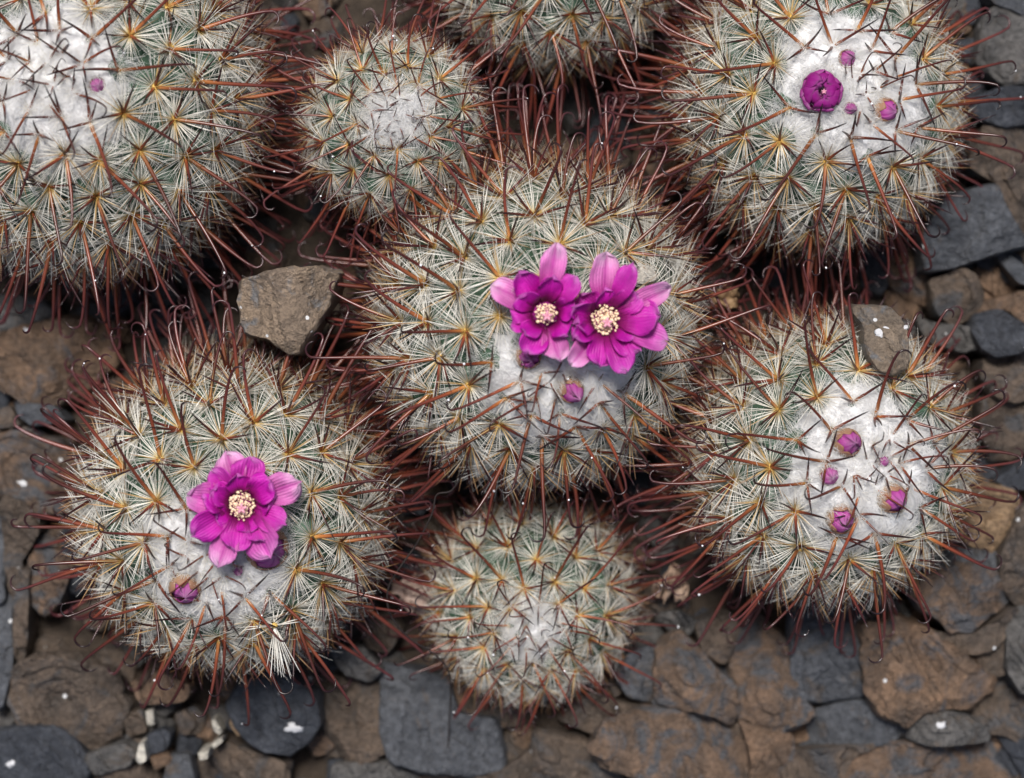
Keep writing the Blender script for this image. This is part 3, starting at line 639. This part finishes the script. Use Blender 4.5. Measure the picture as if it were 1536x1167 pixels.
# ------------------------------------------------------------------ flowers and buds
def grid_mesh(name, pf, nu, nv, mats, thick=.12 * MM):
    """closed thin sheet from pf(u, v) -> point, v in -1..1"""
    mb = MB(); G = [[pf(i / nu, -1 + 2 * j / nv) for j in range(nv + 1)] for i in range(nu + 1)]
    W = nv + 1
    def nrm(i, j):
        a = G[min(i + 1, nu)][j] - G[max(i - 1, 0)][j]; b = G[i][min(j + 1, nv)] - G[i][max(j - 1, 0)]
        c = a.cross(b); return c.normalized() if c.length > 1e-14 else Vector((0, 0, 1))
    for s in (0, 1):
        for i in range(nu + 1):
            for j in range(W):
                mb.v.append(G[i][j] - nrm(i, j) * thick * s); mb.t.append(i / nu); mb.w.append(-1 + 2 * j / nv)
    o = (nu + 1) * W
    for i in range(nu):
        for j in range(nv):
            a = i * W + j; q = (a, a + W, a + W + 1, a + 1)
            mb.f.append(q); mb.m.append(0); mb.f.append(tuple(o + k for k in reversed(q))); mb.m.append(0)
    edge = [j for j in range(W)] + [i * W + nv for i in range(1, nu + 1)] + [nu * W + j for j in range(nv - 1, -1, -1)] + [i * W for i in range(nu - 1, 0, -1)]
    for a, b in zip(edge, edge[1:] + edge[:1]):
        mb.f.append((a, b, b + o, a + o)); mb.m.append(0)
    return mb.mesh(name, mats)
def open_petal(reach, W, psi0, psi1, r0, z0, rg, cup=.22):
    n = 40; x = z = 0.; path = [(0., 0.)]; ps = []
    for i in range(n):
        f = (i + .5) / n; q = min(1., f / .62); q = q * q * (3 - 2 * q); a = psi0 + (psi1 - psi0) * q
        x += math.cos(a) / n; z += math.sin(a) / n; path.append((x, z)); ps.append(a)
    ps.append(ps[-1]); L = (reach - r0) / max(x, .15)
    ph = rg.uniform(0, 6.28); wv = rg.uniform(.12, .26); tw = rg.uniform(-.8, .8); sk = rg.uniform(-.10, .10)
    def pf(u, v):
        i = min(n, int(round(u * n))); px_, pz_ = path[i]; a = ps[i]
        if u < .64: q = u / .64; w = .42 + .58 * q * q * (3 - 2 * q)
        else: w = math.sqrt(max(0., 1 - ((u - .64) / .36) ** 2.3)) * (1 - .06 * math.exp(-(v / .2) ** 2))
        w = max(w, .06); hw = W * .5 * w
        lat = v * hw * (1 + .10 * math.sin(9 * u + ph) * u) + sk * W * u * u
        rag = 1 + .05 * math.sin(4.3 * v + ph) * (u > .8)
        up = cup * hw * v * v - .10 * hw * math.exp(-(v / .16) ** 2) + wv * W * math.sin(8 * u + ph + 3.2 * v) * u * abs(v) + tw * u * v * hw
        return Vector((r0 + px_ * L * rag - math.sin(a) * up, lat, z0 + pz_ * L + math.cos(a) * up))
    return pf
def place(hd, px, py, lift, toward_up=.5, sink=0.):
    p = hit(px, py, hd['K'], hd['Rt'] + lift); n = (p - hd['K']).normalized(); up = n.lerp(Vector((0, 0, 1)), toward_up).normalized()
    return p, up
def add_stamens(parent, rg, rad, ztop, n=120, off=(0, 0)):
    mb = MB()
    for i in range(n):
        f = math.sqrt((i + .5) / n); a = i * 2.4; r = rad * f * rg.uniform(.85, 1.1)
        z = ztop - rg.uniform(0, 2.4) * MM - f * .6 * MM
        tp = Vector((off[0] + r * math.cos(a), off[1] + r * math.sin(a), z))
        mb.tube([Vector((tp.x * .5, tp.y * .5, z - 4 * MM)), tp], [.08 * MM, .06 * MM], 3, None, 1, cap=False)
        mb.ball(tp, rg.uniform(.17, .36) * MM, 6, 4, 0, (rg.uniform(.8, 1.3), rg.uniform(.8, 1.3), .9))
    o = obj('stamens', mb.mesh('stamens', [MT['anther'], MT['filament']], True), parent); o['kind'] = 'stuff'
def add_stigma(parent, rg, ztop, off=(0, 0), s=1.0):
    mb = MB(); c = Vector((off[0], off[1], ztop))
    mb.tube([c - Vector((0, 0, 5 * MM)), c], [.3 * MM * s, .34 * MM * s], 6)
    for k in range(5):
        a = 2 * math.pi * k / 5 + .3; d = Vector((math.cos(a), math.sin(a), .55))
        mb.tube([c - Vector((0, 0, .1 * MM)), c + d * .55 * MM * s, c + d * 1.1 * MM * s + Vector((0, 0, -.1 * MM))], [.26 * MM * s, .33 * MM * s, .16 * MM * s], 6)
    obj('stigma', mb.mesh('stigma', [MT['stigma']]), parent)
def flower(key, cx, cy, petals, seed, lift=4.5, up=.75, rad_st=3.0, st_off=(0, 0), nst=120):
    hd = HEADS[key]; rg = random.Random(seed); p, upv = place(hd, cx, cy, lift * MM, up); pxs = (CAM_H - p.z) * 36 / 1536 / LENS
    Fm = frame(upv, Vector((1, 0, 0)))
    # floral tube, rooted in the wool
    mb = MB(); dep = lift * MM + 4 * MM
    mb.tube([Vector((0, 0, -dep)), Vector((0, 0, -dep * .5)), Vector((0, 0, -1.5 * MM)), Vector((0, 0, -.6 * MM))], [1.6 * MM, 1.9 * MM, 2.8 * MM, 3.3 * MM], 14, [0, .1, .25, .3])
    fl = obj('flower', mb.mesh('flower', [MT['petal']]), hd['root'], Matrix.Translation(p - hd['base']) @ Fm.to_4x4(), (.6, 0, 0))
    petals = list(petals) + [(rg.uniform(0, 360), rg.uniform(42, 58), rg.uniform(26, 36), 'i' if k % 2 else 'm') for k in range(5)]
    for az, ln, wd, kind in petals:
        reach = ln * pxs * rg.uniform(.97, 1.07); W = wd * pxs * rg.uniform(1.0, 1.2)
        if kind == 'o': pf = open_petal(reach, W, R(rg.uniform(38, 50)), R(rg.uniform(-8, 8)), 2.2 * MM, -1.4 * MM, rg, .18); pale = rg.uniform(.8, 1.0)
        elif kind == 'm': pf = open_petal(reach, W, R(rg.uniform(50, 60)), R(rg.uniform(2, 20)), 2.4 * MM, -.9 * MM, rg, .22); pale = rg.uniform(.0, .14)
        elif kind == 'x': pf = open_petal(reach, W, R(rg.uniform(48, 56)), R(rg.uniform(-4, 10)), 2.4 * MM, -1.1 * MM, rg, .22); pale = rg.uniform(.35, .55)
        else: pf = open_petal(reach, W, R(rg.uniform(58, 68)), R(rg.uniform(25, 45)), 2.5 * MM, -.6 * MM, rg, .30); pale = 0.
        obj('petal', grid_mesh('petal', pf, 18, 12, [MT['petal']], .07 * MM), fl, Matrix.Rotation(R(az), 4, 'Z'), (pale, 0, 0))
    add_stamens(fl, rg, rad_st * MM, 1.9 * MM, nst, (st_off[0] * MM, st_off[1] * MM)); add_stigma(fl, rg, 2.5 * MM, (st_off[0] * MM + .2 * MM, st_off[1] * MM - .6 * MM))
flower('C', 907, 480, [(92, 100, 44, 'o'), (64, 86, 30, 'm'), (25, 100, 38, 'o'), (8, 80, 50, 'm'), (-17, 92, 42, 'x'), (-45, 70, 42, 'm'), (-70, 78, 38, 'm'),
     (-100, 70, 40, 'm'), (-125, 79, 36, 'o'), (-150, 56, 36, 'm'), (185, 46, 36, 'i'), (135, 56, 38, 'm'), (95, 46, 34, 'i'), (40, 62, 38, 'm'), (-25, 58, 36, 'm'), (160, 50, 32, 'i')], 41, 5.0)
flower('C', 818, 471, [(82, 102, 38, 'o'), (150, 84, 40, 'o'), (122, 68, 42, 'm'), (172, 54, 40, 'm'), (205, 56, 24, 'm'), (250, 60, 40, 'm'), (285, 74, 38, 'o'), (318, 46, 36, 'i'),
     (10, 40, 36, 'i'), (50, 72, 36, 'm'), (75, 54, 34, 'm'), (228, 44, 30, 'i'), (145, 44, 34, 'i')], 42, 4.6, .7, 2.2, (.1, .1), 60)
flower('BL', 362, 758, [(104, 84, 40, 'o'), (80, 72, 44, 'm'), (129, 66, 36, 'm'), (24, 90, 46, 'o'), (167, 79, 48, 'x'), (211, 80, 44, 'm'), (247, 92, 42, 'o'), (260, 66, 38, 'm'),
     (300, 84, 46, 'x'), (306, 62, 34, 'm'), (338, 70, 34, 'm'), (3, 48, 36, 'i'), (43, 54, 38, 'i'), (292, 42, 34, 'i'), (208, 42, 34, 'i'), (150, 46, 32, 'i'), (95, 46, 34, 'i')], 43, 5.0)
def bud(key, px, py, wpx, hpx, seed, lift=1.2, up=.35, cover=.62, pale=.15, closed=.10, tipdir=None):
    """closed bud: overlapping brown scales round a rolled magenta tip"""
    hd = HEADS[key]; rg = random.Random(seed); p, upv = place(hd, px, py, lift * MM, up)
    if tipdir is not None: upv = (upv + Vector((tipdir[0], tipdir[1], 0))).normalized()
    Rb = wpx * .5 * hd['pxs']; H = hpx * hd['pxs'] * .95
    mb = MB(); mb.tube([Vector((0, 0, -4 * MM)), Vector((0, 0, -.5 * MM)), Vector((0, 0, H * .2))], [Rb * .5, Rb * .7, Rb * .82], 12, [0, .2, .4])
    root = obj('bud', mb.mesh('bud', [MT['sepal']]), hd['root'], Matrix.Translation(p - hd['base'] - upv * H * .45) @ frame(upv, Vector((1, 0, 0))).to_4x4(), (0, 0, 0))
    def wrap(rb, h, half, rtop, pw, minw=.05, spin=0.):
        def pf(u, v):
            w = (.75 + .25 * math.sin(math.pi * min(u, .5))) if u < .5 else math.sqrt(max(0., 1 - ((u - .5) / .5) ** 2.6))
            w = max(w, minw); ph = v * half * w + spin * u
            r = rb * (math.sin(math.pi * (.27 + .71 * u)) ** pw * (1 - rtop) + rtop * (1 - .25 * u)); r = r * (1 - .97 * max(0., (u - .72) / .28) ** 1.6)
            r = max(r, rb * .02)
            return Vector((r * math.cos(ph), r * math.sin(ph), h * u))
        return pf
    np_ = 6
    for k in range(np_):
        a = 2 * math.pi * k / np_ + rg.uniform(-.15, .15)
        obj('petal', grid_mesh('petal', wrap(Rb * (.90 - .03 * (k % 2)), H * rg.uniform(.82, 1.12), .80, closed, .85, .80, .5 + .2 * k % .3), 12, 7, [MT['petal']], .1 * MM), root, Matrix.Rotation(a, 4, 'Z'), (pale + rg.uniform(-.1, .15), 0, 0))
    for k in range(7):
        a = 2 * math.pi * k / 7 + rg.uniform(-.2, .2)
        h = H * cover * rg.uniform(.85, 1.1)
        def pf(u, v, f=wrap(Rb, H, .62, closed, .85), c=h / H):
            q = f(u * c, v); w = 1.0 if u < .5 else math.sqrt(max(0.02, 1 - ((u - .5) / .5) ** 2))
            q2 = f(u * c, v * w); return Vector((q2.x * 1.05, q2.y * 1.05, q2.z))
        obj('sepal', grid_mesh('sepal', pf, 8, 5, [MT['sepal']], .1 * MM), root, Matrix.Rotation(a, 4, 'Z'))
    fz = MB()
    for k in range(int(130 + 60 * Rb / (2 * MM))):
        a = rg.uniform(0, 6.283); r = Rb * rg.uniform(.95, 1.5); hh = H * rg.uniform(.35, .75); a2 = a + rg.uniform(-.7, .7)
        q0 = Vector((r * math.cos(a), r * math.sin(a), H * .05)); q2 = Vector((Rb * 1.06 * math.cos(a2), Rb * 1.06 * math.sin(a2), hh)) if r < Rb * 1.25 else q0 + Vector((rg.uniform(-1, 1), rg.uniform(-1, 1), 2.2)) * MM
        q1 = (q0 + q2) * .5 + Vector((math.cos(a), math.sin(a), .3)) * rg.uniform(.2, .7) * MM
        fz.tube([q0, q1, q2], [.045 * MM, .04 * MM, .015 * MM], 3, cap=False)
    o = obj('wool_fringe', fz.mesh('wool_fringe', [MT['wool']]), root); o['kind'] = 'stuff'
    return root, H
def half_closed_flower(key, px, py, seed):
    """ragged cup of dark petals folding over each other, wool up its sides"""
    hd = HEADS[key]; rg = random.Random(seed); p, upv = place(hd, px, py, 1.2 * MM, .6); H = 6.0 * MM; Rb = 4.6 * MM
    mb = MB(); mb.tube([Vector((0, 0, -4 * MM)), Vector((0, 0, 0)), Vector((0, 0, H * .35))], [2.2 * MM, 3.2 * MM, 3.9 * MM], 14, [.2, .3, .4])
    fl = obj('flower', mb.mesh('flower', [MT['petal']]), hd['root'], Matrix.Translation(p - hd['base'] - upv * H * .5) @ frame(upv, Vector((1, 0, 0))).to_4x4(), (.1, 0, 0))
    fl['label'] = 'dark magenta flower still half closed'
    for ring, cnt, rb, hh, curl, wid, pal in ((0, 7, 1.0, .74, .30, .62, .34), (1, 6, .93, .92, .72, .66, .06), (2, 5, .78, 1.0, .86, .70, 0.)):
        for k in range(cnt):
            az = 2 * math.pi * (k + .5 * ring) / cnt + rg.uniform(-.2, .2); o3 = Vector((rg.uniform(0, 40),) * 3)
            h = H * hh * rg.uniform(.85, 1.12); r1 = Rb * rb * rg.uniform(.94, 1.05); cl = curl * rg.uniform(.8, 1.05); sw = rg.uniform(-.35, .35)
            def pf(u, v, h=h, r1=r1, cl=cl, sw=sw, o3=o3, wid=wid):
                w = (.8 + .2 * u / .5) if u < .5 else math.sqrt(max(.02, 1 - ((u - .5) / .5) ** 2.4))
                r = r1 * (.72 + .28 * math.sin(math.pi * min(1., u * 1.1) * .5)) * (1 - cl * max(0., (u - .45) / .55) ** 1.5)
                lat = v * wid * w * r1; ph = lat / r1 * (1 - .2 * u)
                z = h * math.sin(min(1., u * 1.02) * math.pi * .5) ** .9
                q = Vector((r * math.cos(ph * .9) - .06 * r1 * math.exp(-(v / .2) ** 2) * u, r1 * math.sin(ph) * (1 - .35 * cl * u) + sw * r1 * u * u, z - .10 * h * v * v * u))
                return q + Vector((noise.noise(q * 420 + o3), noise.noise(q * 420 + o3 * 2), noise.noise(q * 420 + o3 * 3))) * .00055 * u
            obj('petal', grid_mesh('petal', pf, 14, 10, [MT['petal']], .07 * MM), fl, Matrix.Rotation(az, 4, 'Z'), (max(0, pal + rg.uniform(-.05, .12)), .50 if ring else .25, 0))
    add_stigma(fl, rg, H * 1.0, (.3 * MM, -.2 * MM), .5)
    fz = MB()
    for k in range(420):
        a = rg.uniform(0, 6.283); r = Rb * rg.uniform(1.0, 1.45); q0 = Vector((r * math.cos(a), r * math.sin(a), H * .1)); a2 = a + rg.uniform(-.6, .6)
        q2 = Vector((Rb * 1.02 * math.cos(a2), Rb * 1.02 * math.sin(a2), H * rg.uniform(.3, .6))); q1 = (q0 + q2) * .5 + Vector((math.cos(a), math.sin(a), .4)) * rg.uniform(.2, .8) * MM
        fz.tube([q0, q1, q2], [.05 * MM, .04 * MM, .015 * MM], 3, cap=False)
    o = obj('wool_fringe', fz.mesh('wool_fringe', [MT['wool']]), fl); o['kind'] = 'stuff'
half_closed_flower('TR', 1232, 138, 51)
for a in [('TR', 1272, 88, 26, 34, 52), ('TR', 1275, 163, 18, 34, 53), ('TR', 1330, 165, 34, 38, 54),
          ('R', 1272, 664, 40, 52, 55), ('R', 1245, 714, 28, 34, 56), ('R', 1340, 748, 42, 48, 57), ('R', 1263, 780, 42, 50, 58), ('R', 1326, 692, 16, 20, 62),
          ('C', 857, 586, 36, 52, 59), ('C', 793, 535, 36, 40, 60), ('BL', 278, 884, 46, 48, 61), ('BL', 402, 824, 62, 52, 63), ('BL', 357, 856, 14, 24, 64), ('TL', 146, 128, 22, 26, 65)]:
    small = a[3] < 30
    bud(*a, lift=.1 if small else .6, up=.3, cover=.72 if not small else .5, pale=.55 if not small else .8, tipdir=(.22, -.12))

# ------------------------------------------------------------------ loose things
hdC, hdR = HEADS['C'], HEADS['R']
stone('stone', Z(330, 370, 6.14, [(160,300),(350,250),(540,185),(740,190),(900,150),(1080,230),(1080,300),(1050,440),(940,640),(800,880),(720,990),(600,990),(520,920),(410,860),(330,850),(230,810),(150,720),(150,500)]),
      .046, .022, 'speck', 'brown speckled angular stone lodged between three cactus heads', None, 201, (.05, .10), 1.0, grow=.97)
stone('stone', Z(1236, 440, 3.89, [(170,60),(300,62),(400,70),(460,130),(505,220),(505,380),(490,440),(400,490),(310,460),(260,380),(230,290),(235,180),(175,110)]),
      .0500, .013, 'speckgrey', 'flat grey-brown stone with white specks resting on a budded cactus', None, 202, (.04, -.42), .5, grow=.97)
def crumple(name, px, py, z, w, l, rot, pale, label, seed, n=3):
    rg = random.Random(seed); root = obj(name, None); p = P(px, py, z); root.location = p; root.empty_display_size = .005
    tag(root, label, 'dry flower')
    for k in range(n):
        pf0 = open_petal(l, w, R(rg.uniform(15, 40)), R(rg.uniform(-40, 10)), 0, 0, rg, .5); o3 = Vector((rg.uniform(0, 9),) * 3)
        def pf(u, v, f=pf0, o3=o3):
            q = f(u, v); return q + Vector((noise.noise(q * 500 + o3), noise.noise(q * 500 + o3 * 2), noise.noise(q * 400 + o3 * 3))) * .0016
        obj('petal', grid_mesh('petal', pf, 12, 8, [MT['dry']], .2 * MM), root, Matrix.Rotation(rot + rg.uniform(-.6, .6) + k * .22, 4, 'Z') @ Matrix.Rotation(rg.uniform(-.3, .3), 4, 'X'), (pale, 0, 0))
crumple('withered_flower', 590, 880, .013, .0026, .0085, -1.2, 0., 'pale pink withered flower between the one-flower cactus and the low cactus', 301, 7)
crumple('withered_flower', 1012, 850, .009, .0022, .0075, -2.2, .5, 'tan withered flower between the low cactus and the budded cactus', 302, 6)
crumple('withered_flower', 1066, 452, .016, .004, .006, .3, .9, 'amber-brown withered flower beside the two-flower cactus', 303, 3)
crumple('withered_flower', 1098, 398, .016, .003, .004, 1.2, 0., 'small whitish dry scrap between two cactus heads', 304, 2)
# cream chip behind the right flower
p0 = hit(957, 410, hdC['K'], hdC['Rt'] + 2.5 * MM)
stone('dry_chip', [(944, 402), (955, 395), (980, 402), (985, 418), (965, 425), (948, 422)], p0.z + .001, .006, 'pale', 'cream-coloured flat chip tucked behind an open magenta flower', None, 203, (0, 0), .3, 'chip')
# dark fibre draped between two heads
pts = [(700, 700, 42), (678, 735, 40), (655, 742, 39), (648, 770, 38), (625, 815, 36), (597, 855, 35), (583, 880, 34), (581, 905, 33), (590, 930, 32), (615, 958, 30), (650, 980, 27), (672, 1005, 24), (676, 1040, 18), (674, 1080, 12), (672, 1120, 9.5)]
q = [P(x, y, z * MM) for x, y, z in pts]; sm = []
for i in range(len(q) - 1):
    a, b, c_, d = q[max(i - 1, 0)], q[i], q[i + 1], q[min(i + 2, len(q) - 1)]
    for k in range(5):
        t_ = k / 5; sm.append(.5 * ((2 * b) + (c_ - a) * t_ + (2 * a - 5 * b + 4 * c_ - d) * t_ ** 2 + (3 * b - a - 3 * c_ + d) * t_ ** 3))
sm.append(q[-1]); mb = MB(); mb.tube(sm, [.20 * MM] * len(sm), 5)
tag(obj('plant_fibre', mb.mesh('plant_fibre', [MT['fibre']])), 'long thin dark fibre trailing past the low cactus onto the stones', 'fibre')
# upturned tuft of pale spines on the one-flower cactus
hd = HEADS['BL']; p = hit(412, 938, hd['K'], hd['Rt'] + 3 * MM); mb = MB(); rg = random.Random(5)
mb.ball((0, 0, 0), .7 * MM, 8, 5, 1)
for k in range(34):
    if k < 22: az = -1.45 + rg.gauss(0, .16); L = rg.uniform(7, 12) * MM
    else: az = rg.choice((3.05, -2.6, .2, 1.2)) + rg.gauss(0, .3); L = rg.uniform(4, 9) * MM
    d = Vector((math.cos(az), math.sin(az), rg.uniform(-.25, .2))).normalized()
    mb.tube([d * .4 * MM, d * L * .5, d * L], [.16 * MM, .14 * MM, .04 * MM], 3, [0.3, .6, 1], 0, cap=False)
o = obj('spine_tuft', mb.mesh('spine_tuft', [MT['radial'], MT['felt']]), hd['root'], Matrix.Translation(p - hd['base']), (0, 0, 0)); o['kind'] = 'stuff'; o['label'] = 'upturned tuft of pale straw-white spines'

# white mineral crust on five stones
def crust(label, px, py, wpx, seed):
    st = next(o for o in col.objects if o.get('label') == label); rg = random.Random(seed)
    p = P(px, py, st.location.z) - st.location; r = wpx * .5 * .00012
    near = sorted((((v.co.x - p.x) ** 2 + (v.co.y - p.y) ** 2), v.co.z) for v in st.data.vertices if v.co.z > -.005)[:4]
    z = sum(a[1] for a in near) / len(near); mb = MB(); off = Vector((rg.uniform(0, 50),) * 3)
    mb.ball((0, 0, 0), 1, 18, 10)
    for i, v in enumerate(mb.v):
        k = 1 + .75 * noise.noise(v * 1.7 + off) + .3 * noise.noise(v * 5 + off)
        mb.v[i] = Vector((v.x * r * 1.25 * k, v.y * r * .8 * k, v.z * r * .28 * k))
    obj('mineral_crust', mb.mesh('mineral_crust', [MT['dew_white']]), st, Matrix.Translation((p.x, p.y, z)) @ Matrix.Rotation(rg.uniform(-.6, .6), 4, 'Z'))
m, nt, out = mat('mineral_white'); tc = N(nt, 'TexCoord'); nz = N(nt, 'TexNoise', Scale=1500.0, Detail=4.0); nt.links.new(tc.outputs['Object'], nz.inputs[0])
finish(nt, out, (.46, .46, .47), .5, .4, 0, nz.outputs[0], .0004, .8); MT['dew_white'] = m
crust('grey wedge stone with one bright white speck', 1407, 1086, 16, 1)
crust('large smooth charcoal slate stone with one white fleck', 18, 1144, 15, 2)
crust('rounded charcoal slate with a bright white patch', 443, 1090, 26, 3)
crust('orange and slate-blue blotched stone with a white speck', 32, 726, 14, 4)
crust('flat grey-brown stone with white specks resting on a budded cactus', 1323, 499, 20, 5)
crust('flat grey-brown stone with white specks resting on a budded cactus', 1358, 492, 10, 6)
crust('large flat rusty stone between two flowering cacti at the gravel edge', 40, 496, 11, 7)
